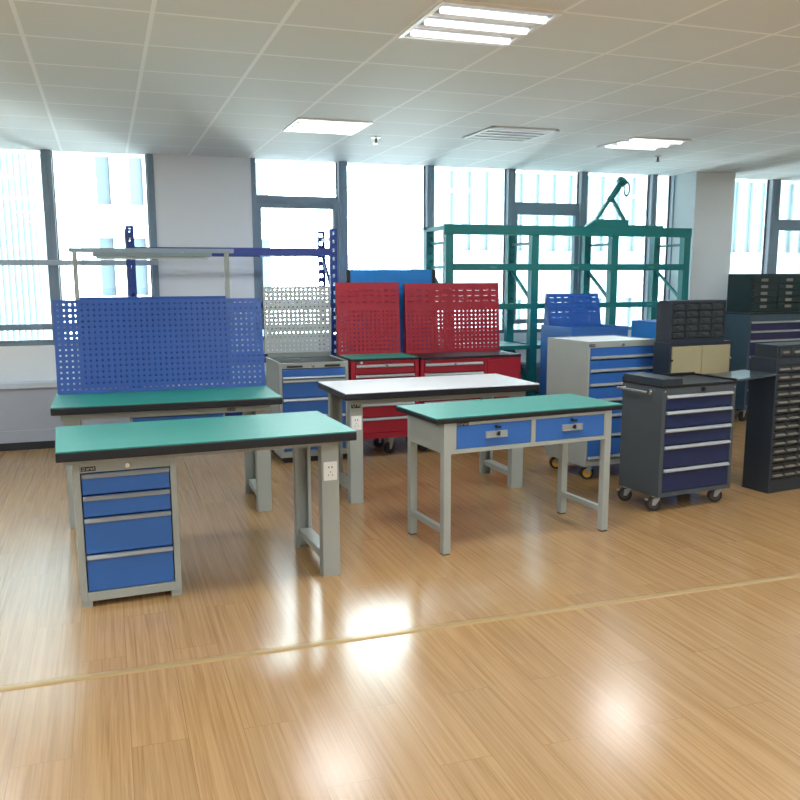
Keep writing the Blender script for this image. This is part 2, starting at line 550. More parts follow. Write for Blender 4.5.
def socket(parent, x, y, z, w=0.074, h=0.1):
    p = box('power_socket', M['white'], parent, x, x + w, y - 0.006, y, z, z + h, 0.002)
    g = MB()
    cx = x + w / 2
    g.box(cx - 0.011, cx - 0.006, y - 0.0068, y - 0.005, z + h * 0.66, z + h * 0.76)
    g.box(cx + 0.006, cx + 0.011, y - 0.0068, y - 0.005, z + h * 0.66, z + h * 0.76)
    g.box(cx - 0.0015, cx + 0.0015, y - 0.0068, y - 0.005, z + h * 0.42, z + h * 0.5)
    g.box(cx - 0.012, cx - 0.009, y - 0.0068, y - 0.005, z + h * 0.25, z + h * 0.33)
    g.box(cx + 0.009, cx + 0.012, y - 0.0068, y - 0.005, z + h * 0.25, z + h * 0.33)
    g.build('socket_holes', M['ink'], p)
    return p

def lock(parent, x, y, z, r=0.011):
    MB().cyl((x, y - 0.008, z), (x, y, z), r, 16).box(x - 0.0012, x + 0.0012, y - 0.0095, y - 0.006, z - r * 0.7, z + r * 0.7).build('lock', M['chrome'], parent)

def pull(parent, x0, x1, y, z0, z1, m, tilt=True):
    """full-width extruded drawer pull, a lip that leans forward"""
    h = z1 - z0
    pts = [(y, z0), (y - 0.016, z0 + h * 0.1), (y - 0.019, z0 + h * 0.32), (y - 0.008, z1 - 0.002), (y, z1)]
    return MB().prism(pts, 'x', x0, x1).build('handle', m, parent)

def drawer(parent, x0, x1, y, z0, z1, mface, mhandle, hz=None, gap=0.004, depth=0.3):
    d = MB().box(x0 + gap, x1 - gap, y, y + 0.018, z0 + gap, z1 - gap).box(x0 + 0.03, x1 - 0.03, y + 0.018, y + depth, z0 + 0.02, z1 - 0.03).build('drawer', mface, parent, 0.0015)
    if hz:
        pull(d, x0 + gap, x1 - gap, y, z1 - gap - hz, z1 - gap, mhandle)
    return d

def carcass(parent, w, d, z0, z1, rail_t, rail_b, stile, m, name='body', r_stile=None):
    rs = stile if r_stile is None else r_stile
    b = MB()
    b.box(0, stile, 0, d, z0, z1).box(w - rs, w, 0, d, z0, z1)
    b.box(stile, w - rs, 0, d, z1 - rail_t, z1).box(stile, w - rs, 0, d, z0, z0 + rail_b)
    b.box(stile, w - rs, d - 0.01, d, z0 + rail_b, z1 - rail_t)
    return b.build(name, m, parent, 0.002)

def caster(parent, x, y, h, mbody, mtyre, mcore, ang=0.0, brake=False, r=None, w=0.03):
    r = r or h * 0.44
    c = MB()
    c.M = Matrix.Translation((x, y, 0)) @ Matrix.Rotation(ang, 4, 'Z')
    c.box(-0.035, 0.035, -0.03, 0.03, h - 0.004, h)
    c.cyl((0, 0, h - 0.018), (0, 0, h - 0.004), 0.022, 16)
    off = -0.022
    for s in (-1, 1):
        yy = s * (w / 2 + 0.004)
        c.prism([(0.02, h - 0.018), (-0.028, h - 0.018), (off - 0.011, r - 0.008), (off + 0.011, r - 0.008)], 'y', yy - 0.0015, yy + 0.0015)
    c.cyl((off, -w / 2 - 0.009, r), (off, w / 2 + 0.009, r), 0.006, 10)
    if brake:
        c.box(off - 0.055, off - 0.012, -0.012, 0.012, h - 0.03, h - 0.022)
    o = c.build('caster', mbody, parent)
    wl = MB(); wl.M = c.M
    n = 28
    wl.cyl((off, -w / 2, r), (off, w / 2, r), r, n)
    wl.build('wheel', mtyre, o)
    hb = MB(); hb.M = c.M
    hb.cyl((off, -w / 2 - 0.0015, r), (off, w / 2 + 0.0015, r), r * 0.68, 22)
    hb.build('wheel_core', mcore, o)
    return o

def benchtop(t, L, D, m, z1=0.80, th=0.05, edge=None):
    """mat surface over a dark edged board"""
    MB().box(0.002, L - 0.002, 0.002, D - 0.002, z1 - 0.008, z1).build('tabletop', m, t, 0.001)
    e = 0.002
    MB().box(0, L, 0, D, z1 - th, z1 - 0.004).build('edge_band', M['edge'], t, 0.006)

def heavy_leg(t, x0, x1, y0, y1, h, front=True):
    """folded sheet-steel post, open towards the bench's middle"""
    b = MB()
    th = 0.003
    if front:
        b.box(x0, x1, y0, y0 + th, 0, h)
        b.box(x0, x0 + th, y0, y1, 0, h).box(x1 - th, x1, y0, y1, 0, h)
        b.box(x0, x0 + 0.02, y1 - th, y1, 0, h).box(x1 - 0.02, x1, y1 - th, y1, 0, h)
    else:
        b.box(x0, x1, y1 - th, y1, 0, h)
        b.box(x0, x0 + th, y0, y1, 0, h).box(x1 - th, x1, y0, y1, 0, h)
        b.box(x0, x0 + 0.02, y0, y0 + th, 0, h).box(x1 - 0.02, x1, y0, y0 + th, 0, h)
    return b.build('leg', M['grey'], t, 0.0008)

# ------------------------------------------------------------------ front left green bench + its drawer cabinet
t = thing('workbench', 'green-topped workbench nearest the camera with blue drawer cabinet under its left end', 'workbench', (-0.253, 4.09, 0), 0.047)
L, D = 1.438, 0.722
benchtop(t, L, D, M['mat_green'])
b = MB()
b.box(0.03, L - 0.07, 0.10, 0.13, 0.715, 0.75).box(0.03, L - 0.07, D - 0.12, D - 0.09, 0.70, 0.75)
b.box(L - 0.165, L - 0.07, 0.10, D - 0.09, 0.735, 0.75)
b.build('top_rail', M['grey'], t, 0.002)
lx0, lx1 = 1.280, 1.376
heavy_leg(t, lx0, lx1, 0.118, 0.18, 0.735)
heavy_leg(t, lx0 - 0.005, lx1 - 0.005, 0.655, 0.70, 0.735, False)
MB().box(lx0 + 0.012, lx1 - 0.012, 0.18, 0.655, 0.075, 0.115).build('foot_rail', M['grey'], t, 0.002)
socket(t, lx0 + 0.01, 0.118, 0.525)
t = thing('drawer_cabinet', 'grey four-drawer cabinet with blue fronts under the nearest green bench', 'drawer cabinet', (-0.188, 4.218, 0), 0.06)
w_, d_ = 0.474, 0.50
carcass(t, w_, d_, 0.03, 0.735, 0.068, 0.045, 0.03, M['grey'])
for x_ in (0.0, w_ - 0.05):
    for y_ in (0.005, d_ - 0.05):
        MB().box(x_, x_ + 0.05, y_, y_ + 0.045, 0, 0.03).build('foot', M['grey'], t)
for z0, z1 in ((0.556, 0.665), (0.447, 0.556), (0.264, 0.447), (0.076, 0.264)):
    drawer(t, 0.032, w_ - 0.032, 0.002, z0, z1, M['blue'], M['alu'], 0.022)
nameplate(t, 0.035, 0, 0.675, 0.066, 0.021)
lock(t, 0.245, 0, 0.69)
for x_ in (0.03, 0.10):
    MB().cyl((x_, -0.002, 0.722), (x_, 0, 0.722), 0.005, 10).build('screw_cap', M['white'], t)

# ------------------------------------------------------------------ back left green bench with blue pegboard and lamp
t = thing('workbench', 'green-topped workbench with tall blue pegboard and lamp frame along its back', 'workbench', (-0.351, 5.533, 0), -0.003)
L, D = 1.42, 0.70
benchtop(t, L, D, M['mat_green'])
MB().box(0.05, L - 0.07, 0.09, 0.12, 0.70, 0.75).box(0.05, L - 0.07, D - 0.10, D - 0.07, 0.70, 0.75).build('top_rail', M['grey'], t, 0.002)
heavy_leg(t, 1.258, 1.352, 0.13, 0.20, 0.75)
heavy_leg(t, 1.25, 1.344, 0.63, 0.68, 0.75, False)
heavy_leg(t, 0.06, 0.154, 0.13, 0.20, 0.75)
heavy_leg(t, 0.06, 0.154, 0.63, 0.68, 0.75, False)
MB().box(1.27, 1.34, 0.20, 0.63, 0.075, 0.115).box(0.07, 0.14, 0.20, 0.63, 0.075, 0.115).build('foot_rail', M['grey'], t, 0.002)
hd = MB().box(0.46, 1.06, 0.14, 0.60, 0.55, 0.70).build('hanging_drawer_box', M['grey'], t, 0.002)
MB().box(0.475, 1.045, 0.125, 0.14, 0.555, 0.69).build('drawer_front', M['blue'], hd, 0.002)
nameplate(t, 1.07, 0.09, 0.712, 0.05, 0.02)
box('label_holder', M['alu'], t, 1.15, 1.245, 0.085, 0.09, 0.71, 0.735, 0.001)
# pegboard: 36 x 16 square holes, leaning slightly back
pb = MB()
ny_, p_ = 16, 0.0382
pb.M = Matrix.Translation((0.0, 0.615, 0.80)) @ Matrix.Rotation(R(-9), 4, 'X')
x0 = 0.012
pb.holes(x0 + 0.012, 0.012, 36, ny_, 0.0382, 0.0382, 0.0125, 0.0125, 0, 0.0015)
ph = 0.012 + ny_ * 0.0382
xe = x0 + 0.012 + 36 * 0.0382
pb.box(x0, x0 + 0.012, 0, 0.02, 0, ph + 0.012).box(xe, xe + 0.012, 0, 0.02, 0, ph + 0.012)
pb.box(x0 + 0.012, xe, 0, 0.02, 0, 0.012).box(x0 + 0.012, xe, 0, 0.02, ph, ph + 0.012)
pb.build('pegboard', M['pegblue'], t, fix=False)
for xx in (x0 + 0.002, xe + 0.012):
    MB().prism([(0.615, 0.80), (0.66, 0.80), (0.724, 1.41), (0.715, 1.41)], 'x', xx, xx + 0.003).build('side_bracket', M['pegblue'], t)
# second board fixed between the lamp posts
rp = MB()
rp.holes(0.197, 0.82, 24, 16, 0.0402, 0.0385, 0.0085, 0.0085, 0.742, 0.7435)
rp.box(0.187, 0.197, 0.742, 0.76, 0.82, 1.444).box(1.1618, 1.168, 0.742, 0.76, 0.82, 1.444).box(0.197, 1.1618, 0.742, 0.76, 1.436, 1.444)
rp.build('rear_pegboard', M['pegblue'], t, fix=False)
MB().box(0.155, 0.187, 0.735, 0.765, 0.62, 1.75).box(0.155, 0.187, 0.70, 0.735, 0.66, 0.70).build('lamp_post', M['grey'], t, 0.003)
MB().box(1.168, 1.20, 0.735, 0.765, 0.62, 1.75).box(1.168, 1.20, 0.70, 0.735, 0.66, 0.70).build('lamp_post', M['grey'], t, 0.003)
MB().box(0.135, 1.235, 0.725, 0.775, 1.745, 1.775).build('lamp_rail', M['lampgrey'], t, 0.003)
lh = MB().prism([(0.47, 1.712), (0.55, 1.712), (0.565, 1.738), (0.455, 1.738)], 'x', 0.29, 1.05)
lh.box(0.45, 0.47, 0.53, 0.74, 1.737, 1.752).box(0.87, 0.89, 0.53, 0.74, 1.737, 1.752)
lh = lh.build('lamp_housing', M['lampgrey'], t, 0.003)
MB().cyl((0.31, 0.51, 1.708), (1.03, 0.51, 1.708), 0.012, 12).build('lamp_tube', M['white'], lh)

# ------------------------------------------------------------------ white-topped bench
t = thing('workbench', 'white-topped workbench in the middle before the red cabinets', 'workbench', (1.497, 5.539, 0), 0.023)
L, D = 1.486, 0.719
benchtop(t, L, D, M['white_top'])
MB().box(0.06, L - 0.06, 0.10, 0.13, 0.705, 0.75).box(0.06, L - 0.06, D - 0.11, D - 0.08, 0.705, 0.75).build('top_rail', M['grey'], t, 0.002)
for a in (0.063, 1.325):
    heavy_leg(t, a, a + 0.095, 0.11, 0.175, 0.75)
    heavy_leg(t, a, a + 0.095, 0.62, 0.67, 0.75, False)
    MB().box(a + 0.012, a + 0.083, 0.175, 0.62, 0.075, 0.115).build('foot_rail', M['grey'], t, 0.002)
socket(t, 0.073, 0.11, 0.525)
nameplate(t, 0.075, 0.11, 0.680, 0.066, 0.036)

# ------------------------------------------------------------------ two-drawer green bench
t = thing('workbench', 'smaller green-topped workbench with two blue locked drawers side by side', 'workbench', (1.70, 4.368, 0), 0.097)
L, D = 1.288, 0.50
benchtop(t, L, D + 0.05, M['mat_green'], th=0.034)
for a in (0.054, 1.166):
    for q in (0.008, D - 0.05):
        MB().box(a, a + 0.046, q, q + 0.046, 0.006, 0.766).build('leg', M['grey'], t, 0.002)
        box('foot_cap', M['black'], t, a + 0.001, a + 0.041, q + 0.001, q + 0.041, 0, 0.006, 0)
    MB().box(a + 0.006, a + 0.036, 0.05, D - 0.05, 0.12, 0.155).build('foot_rail', M['grey'], t, 0.002)
    MB().box(a + 0.002, a + 0.01, 0.05, D - 0.05, 0.59, 0.766).build('side_panel', M['grey'], t, 0.001)
ap = MB()
x0, x1 = 0.10, 1.166
ap.box(x0, x1, 0.01, 0.03, 0.748, 0.766).box(x0, x1, 0.01, 0.03, 0.588, 0.612)
ap.box(x0, x0 + 0.034, 0.01, 0.03, 0.612, 0.748).box(0.632, 0.662, 0.01, 0.03, 0.612, 0.748).box(x1 - 0.008, x1, 0.01, 0.03, 0.612, 0.748)
ap.box(x0, x1, 0.03, D - 0.05, 0.588, 0.60).box(x0, x1, D - 0.05, D - 0.03, 0.588, 0.766)
ap.build('drawer_frame', M['grey'], t, 0.001)
for a, b_ in ((0.134, 0.632), (0.662, 1.158)):
    d = MB().box(a + 0.003, b_ - 0.003, 0.012, 0.03, 0.614, 0.746).box(a + 0.02, b_ - 0.02, 0.03, 0.40, 0.62, 0.72).build('drawer', M['blue'], t, 0.0015)
    c = (a + b_) / 2 + 0.01
    MB().box(c - 0.072, c + 0.072, 0.006, 0.012, 0.664, 0.702).box(c - 0.072, c + 0.072, 0.000, 0.006, 0.664, 0.669).box(c - 0.072, c - 0.068, 0.001, 0.006, 0.664, 0.702).box(c + 0.068, c + 0.072, 0.001, 0.006, 0.664, 0.702).build('handle', M['alu'], d)
    MB().cyl((c + 0.008, -0.008, 0.684), (c + 0.008, 0.006, 0.684), 0.008, 12).box(c + 0.002, c + 0.016, -0.010, -0.006, 0.676, 0.70).build('lock', M['black'], d)
    k = MB().cyl((c - 0.002, 0.000, 0.728), (c - 0.002, 0.012, 0.728), 0.008, 12).box(c - 0.014, c + 0.018, -0.016, -0.013, 0.72, 0.734).box(c - 0.006, c + 0.002, -0.013, 0.0, 0.725, 0.731)
    k.build('key', M['dgreen'], d)
nameplate(t, 0.135, 0.01, 0.746, 0.075, 0.02)

# ------------------------------------------------------------------ grey cabinet with grey pegboard
def peg_panel(parent, name, m, x0, x1, y, z0, z1, lean, rows, nx, nz, px, pz, hz0, louver_rows=0, louver_n=0, lz0=0, lpz=0.032, hole=0.0125, bracket=0.09):
    """sheet x0..x1, z0..z1 (local, before leaning) with a block of square holes and louvre slots above"""
    MM = Matrix.Translation((0, y, z0)) @ Matrix.Rotation(-lean, 4, 'X')
    g = MB(); g.M = MM
    W = x1 - x0; H = z1 - z0
    hx0 = x0 + (W - nx * px) / 2
    hx1 = hx0 + nx * px
    g.holes(hx0, hz0, nx, nz, px, pz, hole, hole, 0, 0.0015)
    ht = hz0 + nz * pz
    g.box(x0, hx0, 0, 0.0015, 0, H).box(hx1, x1, 0, 0.0015, 0, H)
    g.box(hx0, hx1, 0, 0.0015, 0, hz0)
    if louver_rows:
        g.box(hx0, hx1, 0, 0.0015, ht, lz0)
        lp = (hx1 - hx0) / louver_n
        g.holes(hx0, lz0, louver_n, louver_rows, lp, lpz, lp * 0.52, 0.008, 0, 0.0015)
        lt = lz0 + louver_rows * lpz
        for i in range(louver_n):
            for j in range(louver_rows):
                cx = hx0 + (i + .5) * lp; cz = lz0 + (j + .5) * lpz
                hw = lp * 0.28
                g.prism([(0, cz + 0.010), (0, cz + 0.005), (-0.010, cz - 0.003), (-0.011, cz - 0.002)], 'x', cx - hw, cx + hw)
        g.box(hx0, hx1, 0, 0.0015, lt, H)
    else:
        g.box(hx0, hx1, 0, 0.0015, ht, H)
    # folded rim
    g.box(x0, x0 + 0.002, 0, 0.022, 0, H).box(x1 - 0.002, x1, 0, 0.022, 0, H).box(x0, x1, 0, 0.022, H - 0.002, H)
    o = g.build(name, m, parent, fix=False)
    for xx in (x0, x1 - 0.003):
        dy = math.tan(lean) * H
        MB().prism([(y + 0.002, z0), (y + bracket, z0), (y + dy + 0.02, z0 + H * 0.96), (y + dy, z0 + H * 0.96)], 'x', xx, xx + 0.003).build('side_bracket', m, parent)
    return o

t = thing('tool_cabinet', 'grey tool cabinet with blue drawers and a grey pegboard on top', 'tool cabinet', (1.345, 7.10, 0), 0.0)
w_, d_ = 0.605, 0.60
carcass(t, w_, d_, 0.05, 0.85, 0.038, 0.05, 0.028, M['grey'])
MB().box(0.03, w_ - 0.03, 0.03, d_ - 0.03, 0, 0.05).build('plinth', M['black'], t)
zs = [0.81, 0.722, 0.561, 0.41, 0.26, 0.102]
for k in range(5):
    d = MB().box(0.032, w_ - 0.032, 0.003, 0.02, zs[k + 1] + 0.004, zs[k] - 0.003).box(0.06, w_ - 0.06, 0.02, 0.3, zs[k + 1] + 0.02, zs[k] - 0.03).build('drawer', M['blue'], t, 0.0015)
    if k: pull(d, 0.034, w_ - 0.034, 0.003, zs[k] - 0.03, zs[k] - 0.004, M['alu'])
    else: pull(d, 0.034, w_ - 0.034, 0.003, zs[k + 1] + 0.002, zs[k + 1] + 0.02, M['alu'])
for a in (0.07, 0.395):
    MB().box(a, a + 0.135, -0.003, 0, 0.82, 0.838).build('black_grip', M['black'], t)
lock(t, 0.295, 0, 0.83)
rm = MB()
rm.box(0, w_, 0, 0.015, 0.85, 0.86).box(0, 0.015, 0.015, d_, 0.85, 0.865).box(w_ - 0.015, w_, 0.015, d_, 0.85, 0.865).box(0.015, w_ - 0.015, d_ - 0.02, d_, 0.85, 0.90)
rm.build('top_rim', M['grey'], t, 0.002)
MB().box(0.015, w_ - 0.015, 0.015, d_ - 0.02, 0.85, 0.854).build('top_mat', M['rubber'], t)
peg_panel(t, 'pegboard', M['peggrey'], -0.015, 0.60, 0.555, 0.90, 1.49, R(2), 15, 15, 15, 0.0395, 0.0382, 0.008, hole=0.0115, bracket=0.02)

# ------------------------------------------------------------------ red cabinets
t = thing('tool_cabinet', 'narrow red tool cabinet with red pegboard left of the wide red one', 'tool cabinet', (1.975, 7.10, 0), 0.015)
w_, d_ = 0.625, 0.50
carcass(t, w_, d_, 0.165, 0.855, 0.02, 0.05, 0.035, M['red'])
for x_ in (0.09, w_ - 0.22):
    for y_ in (0.12, d_ - 0.07):
        caster(t, x_, y_, 0.165, M['zinc'], M['tyre'], M['black'], 0.3, r=0.05)
zs = [0.835, 0.735, 0.60, 0.48, 0.355, 0.215]
for k in range(5):
    d = MB().box(0.04, w_ - 0.04, 0.002, 0.02, zs[k + 1] + 0.004, zs[k] - 0.003).box(0.06, w_ - 0.06, 0.02, 0.3, zs[k + 1] + 0.02, zs[k] - 0.03).build('drawer', M['red'], t, 0.0015)
    if k == 0: pull(d, 0.05, w_ - 0.05, 0.002, 0.795, 0.822, M['alu'])
    else: pull(d, 0.042, w_ - 0.042, 0.002, zs[k] - 0.028, zs[k] - 0.003, M['alu'])
lock(t, 0.32, -0.015, 0.808, 0.013)
box('label_plate', M['white'], t, 0.085, 0.105, -0.0015, 0, 0.832, 0.85, 0)
nameplate(t, 0.045, 0, 0.834, 0.035, 0.016)
MB().box(0.0, w_, -0.005, d_, 0.855, 0.872).build('top_edge', M['edge'], t, 0.003)
MB().box(0.006, w_ - 0.006, 0.002, d_ - 0.006, 0.871, 0.877).build('top_mat', M['mat_green'], t)
peg_panel(t, 'pegboard', M['red'], 0.0, 0.60, 0.41, 0.877, 1.525, R(4), 10, 14, 10, 0.040, 0.0385, 0.02, 3, 8, 0.445, 0.052, bracket=0.05)

t = thing('tool_cabinet', 'wide red tool cabinet with drawers, side door and larger red pegboard', 'tool cabinet', (2.618, 7.105, 0), 0.015)
w_, d_ = 0.99, 0.50
b = MB()
b.box(0, 0.03, 0, d_, 0.165, 0.845).box(w_ - 0.02, w_, 0, d_, 0.165, 0.845).box(0.03, w_ - 0.02, 0, d_, 0.825, 0.845).box(0.03, w_ - 0.02, 0, d_, 0.165, 0.215)
b.box(0.03, w_ - 0.02, d_ - 0.01, d_, 0.215, 0.825).box(0.615, 0.645, 0, d_ - 0.01, 0.215, 0.825)
b.build('body', M['red'], t, 0.002)
MB().box(0.648, w_ - 0.022, -0.003, 0.016, 0.218, 0.822).build('door', M['red'], t, 0.002)
for x_ in (0.09, w_ - 0.22):
    for y_ in (0.12, d_ - 0.07):
        caster(t, x_, y_, 0.165, M['zinc'], M['tyre'], M['black'], 0.3, r=0.05)
zs = [0.825, 0.725, 0.59, 0.47, 0.345, 0.215]
for k in range(5):
    d = MB().box(0.035, 0.612, 0.002, 0.02, zs[k + 1] + 0.004, zs[k] - 0.003).box(0.06, 0.59, 0.02, 0.3, zs[k + 1] + 0.02, zs[k] - 0.03).build('drawer', M['red'], t, 0.0015)
    if k == 0: pull(d, 0.045, 0.605, 0.002, 0.785, 0.812, M['alu'])
    else: pull(d, 0.037, 0.61, 0.002, zs[k] - 0.028, zs[k] - 0.003, M['alu'])
lock(t, 0.325, -0.015, 0.798, 0.013)
nameplate(t, 0.045, 0, 0.824, 0.06, 0.016)
MB().box(0.0, w_, -0.005, d_, 0.845, 0.868).build('top_edge', M['edge'], t, 0.003)
peg_panel(t, 'pegboard', M['red'], 0.012, 0.972, 0.41, 0.868, 1.515, R(4), 10, 22, 10, 0.0425, 0.0385, 0.02, 3, 11, 0.455, 0.05, bracket=0.05)

# ------------------------------------------------------------------ light blue perforated board stand behind the red cabinets
t = thing('board_stand', 'light blue perforated panel on black posts behind the red pegboards', 'panel stand', (2.10, 7.66, 0))
w_ = 0.87
for x_ in (0.0, w_ - 0.035):
    MB().box(x_, x_ + 0.035, 0, 0.05, 0.03, 1.64).build('post', M['black'], t, 0.002)
    MB().box(x_ - 0.01, x_ + 0.045, -0.05, 0.10, 0, 0.03).build('foot', M['black'], t, 0.002)
g = MB()
g.holes(0.045, 1.26, 20, 10, 0.038, 0.036, 0.0055, 0.0055, 0.01, 0.022)
g.box(0.035, 0.045, 0.01, 0.012, 1.26, 1.62).box(0.805, 0.835, 0.01, 0.012, 1.26, 1.62)
g.box(0.035, 0.835, 0.01, 0.03, 1.62, 1.64).box(0.035, 0.835, 0.01, 0.03, 1.25, 1.26)
g.box(0.045, 0.805, 0.034, 0.036, 1.26, 1.62)  # unseen backing added so no window light shows through the holes
g.build('perforated_panel', M['skyblue'], t, fix=False)
MB().box(0.035, 0.835, 0.012, 0.028, 0.25, 1.25).build('lower_panel', M['blue'], t, 0.002)

# ------------------------------------------------------------------ blue shelving rack (left, behind the pegboards)
def slotted_post(parent, name, m, x0, x1, y0, y1, h, pitch=0.05, front=True, fw=0.5):
    """upright with a column of slots in the face that looks at the room, lips behind"""
    g = MB()
    n = int(h / pitch)
    pz = h / n
    yy = y0 if front else y1 - 0.002
    g.holes(x0, 0, 1, n, x1 - x0, pz, (x1 - x0) * fw, pz * 0.42, yy, yy + 0.002)
    g.box(x0, x0 + 0.002, y0, y1, 0, h).box(x1 - 0.002, x1, y0, y1, 0, h)
    return g.build(name, m, parent, fix=False)
t = thing('shelving_rack', 'open blue steel shelving rack with slotted posts before the left windows', 'rack', (0.20, 7.80, 0))
w_ = 1.85; d_ = 0.50
for x_ in (0.0, w_ - 0.065):
    slotted_post(t, 'post', M['rackblue'], x_, x_ + 0.065, 0.0, 0.05, 2.01, 0.075, True, 0.3)
    slotted_post(t, 'post', M['rackblue'], x_, x_ + 0.065, d_ - 0.05, d_, 2.01, 0.075, False, 0.45)
    for z in (1.42, 0.60):
        MB().bar((x_ + 0.03, 0.05, z), (x_ + 0.03, d_ - 0.05, z + 0.38), 0.02, 0.03).build('brace', M['rackblue'], t)
    for z in (1.92, 1.30):
        MB().bar((x_ + 0.03, 0.05, z), (x_ + 0.03, d_ - 0.05, z), 0.025, 0.03).build('cross_bar', M['zinc'], t)
for z in (1.765, 1.295, 0.80, 0.25):
    MB().box(0.065, w_ - 0.065, 0.0, 0.035, z, z + 0.068 if z > 1.5 else z + 0.045).build('beam', M['rackblue'], t, 0.003)
    MB().box(0.065, w_ - 0.065, d_ - 0.035, d_, z, z + 0.04).build('beam', M['rackblue'], t, 0.003)

# ------------------------------------------------------------------ green heavy rack
t = thing('shelving_rack', 'tall green three-bay steel rack standing along the windows', 'rack', (3.107, 7.80, 0), 0.002)
PX = [0.022, 0.945, 1.862, 2.748]
PW = 0.078; d_ = 0.60; RH = 2.07
for i, x_ in enumerate(PX):
    g = MB()
    n = 40; pz = RH / n
    # front post: plain face, slotted right flange
    g.box(x_, x_ + PW, 0.0, 0.003, 0, RH).box(x_, x_ + 0.003, 0.003, 0.08, 0, RH)
    g.M = Matrix.Translation((x_ + PW, 0, 0)) @ Matrix.Rotation(R(90), 4, 'Z')
    g.holes(0.0, 0, 1, n, 0.08, pz, 0.022, 0.022, 0, 0.003)
    g.build('post', M['green'], t, fix=False)
    g = MB()
    g.box(x_, x_ + PW - 0.02, d_ - 0.003, d_, 0, RH).box(x_, x_ + 0.003, d_ - 0.07, d_ - 0.003, 0, RH).box(x_ + PW - 0.023, x_ + PW - 0.02, d_ - 0.07, d_ - 0.003, 0, RH)
    g.holes(x_ + 0.005, 0, 1, 27, 0.07, RH / 27, 0.016, 0.016, d_ - 0.075, d_ - 0.072)
    g.build('post', M['green'], t, fix=False)
    MB().box(x_ - 0.02, x_ + PW + 0.02, -0.02, 0.10, 0, 0.008).box(x_ - 0.02, x_ + PW, d_ - 0.09, d_ + 0.02, 0, 0.008).build('base_plate', M['green'], t)
    for z in (1.90, 1.665, 1.28, 0.86, 0.3):
        MB().bar((x_ + 0.05, 0.08, z), (x_ + 0.05, d_ - 0.07, z), 0.03, 0.025).build('cross_bar', M['green'], t)
    for za, zb in ((1.32, 1.62), (0.42, 0.84)):
        MB().bar((x_ + 0.05, 0.08, za), (x_ + 0.05, d_ - 0.07, zb), 0.03, 0.02).build('brace', M['green'], t)
def gbeam(z0, z1, y0, y1):
    for i in range(3):
        b = MB().box(PX[i] + PW, PX[i + 1], y0, y1, z0, z1)
        b = b.build('beam', M['green'], t, 0.004)
        if y0 < 0.1 and z1 < 1.8:
            c = (PX[i] + PW + PX[i + 1]) / 2 + 0.0
            box('label_holder', M['label_green'], b, c - 0.035, c + 0.035, y0 - 0.002, y0, z0 + 0.018, z0 + 0.04, 0)
MB().box(0.0, PX[3] + PW, -0.012, 0.03, 1.975, RH).build('top_beam', M['green'], t, 0.004)
MB().box(0.0, PX[3] + PW, d_ - 0.05, d_ + 0.0, RH - 0.03, RH).build('top_beam', M['green'], t, 0.004)
for x_ in PX:
    MB().box(x_, x_ + 0.06, 0.03, d_ - 0.05, 2.02, 2.06).build('top_cross_bar', M['green'], t)
gbeam(1.633, 1.697, -0.006, 0.04); gbeam(1.25, 1.305, -0.006, 0.04); gbeam(0.845, 0.885, -0.006, 0.04); gbeam(0.25, 0.31, -0.006, 0.04)
gbeam(0.845, 0.885, d_ - 0.05, d_ - 0.01); gbeam(0.25, 0.31, d_ - 0.05, d_ - 0.01)
for i in range(3):
    for z in (0.86, 0.285):
        MB().box(PX[i] + PW, PX[i + 1], 0.04, d_ - 0.05, z, z + 0.025).build('shelf_deck', M['green'], t)
# hoist arm on the rack
t = thing('hoist_arm', 'green lifting arm with hook ring standing on top of the green rack', 'hoist', (4.965, 7.85, RH), 0.0)
MB().box(-0.19, 0.19, -0.05, 0.05, 0.0, 0.075).build('base_beam', M['green'], t, 0.004)
for q in (-1, 1):
    MB().bar((q * 0.17, q * 0.006, 0.075), (q * 0.01, q * 0.006, 0.29), 0.035, 0.028).build('arm_leg', M['green'], t)
MB().prism([(-0.30, 0.0), (-0.19, 0.0), (-0.19, 0.07)], 'y', -0.03, 0.03).build('gusset', M['green'], t)
MB().cyl((-0.02, 0, 0.265), (0.125, 0, 0.455), 0.03, 18).build('boom', M['green'], t)
MB().cyl((0.105, 0, 0.435), (0.14, 0, 0.475), 0.052, 20).build('boom_cap', M['green'], t)
tr = MB(); tr.M = Matrix.Translation((0.175, -0.01, 0.385)) @ Matrix.Diagonal((0.62, 1, 1.35, 1))
tr.torus((0, 0, 0), (0, 1, 0), 0.05, 0.010); tr.build('hook_ring', M['green'], t)
MB().box(0.19, 0.62, -0.04, 0.03, 0.0, 0.022).build('runway_plate', M['green'], t, 0.002)

# ------------------------------------------------------------------ blue workstation with louvred back panel
t = thing('tool_cabinet', 'blue tool cabinet with tray top and leaning louvred panel behind the grey cabinet', 'tool cabinet', (4.065, 7.00, 0), 0.03)
w_, d_ = 0.615, 0.57
carcass(t, w_, d_, 0.06, 1.03, 0.04, 0.05, 0.03, M['blue'])
MB().box(0.03, w_ - 0.03, 0.03, d_ - 0.03, 0, 0.06).build('plinth', M['black'], t)
for k in range(5):
    drawer(t, 0.032, w_ - 0.032, 0.002, 0.11 + k * 0.175, 0.285 + k * 0.175, M['blue'], M['alu'], 0.022)
rm = MB()
rm.box(0.0, 0.012, 0, d_, 1.03, 1.105).box(w_ - 0.012, w_, 0, d_, 1.03, 1.105).box(0.012, w_ - 0.012, d_ - 0.012, d_, 1.03, 1.105)
rm.box(0.012, w_ - 0.012, 0, 0.012, 1.03, 1.10)
rm.build('top_rim', M['blue'], t, 0.002)
MB().box(0.012, w_ - 0.012, 0.012, d_ - 0.012, 1.03, 1.035).build('top_mat', M['rubber'], t)
peg_panel(t, 'louvred_panel', M['pegblue'], 0.015, 0.60, 0.43, 1.105, 1.415, R(14), 1, 7, 2, 0.08, 0.03, 0.03, 4, 7, 0.105, 0.048, hole=0.006, bracket=0.12)
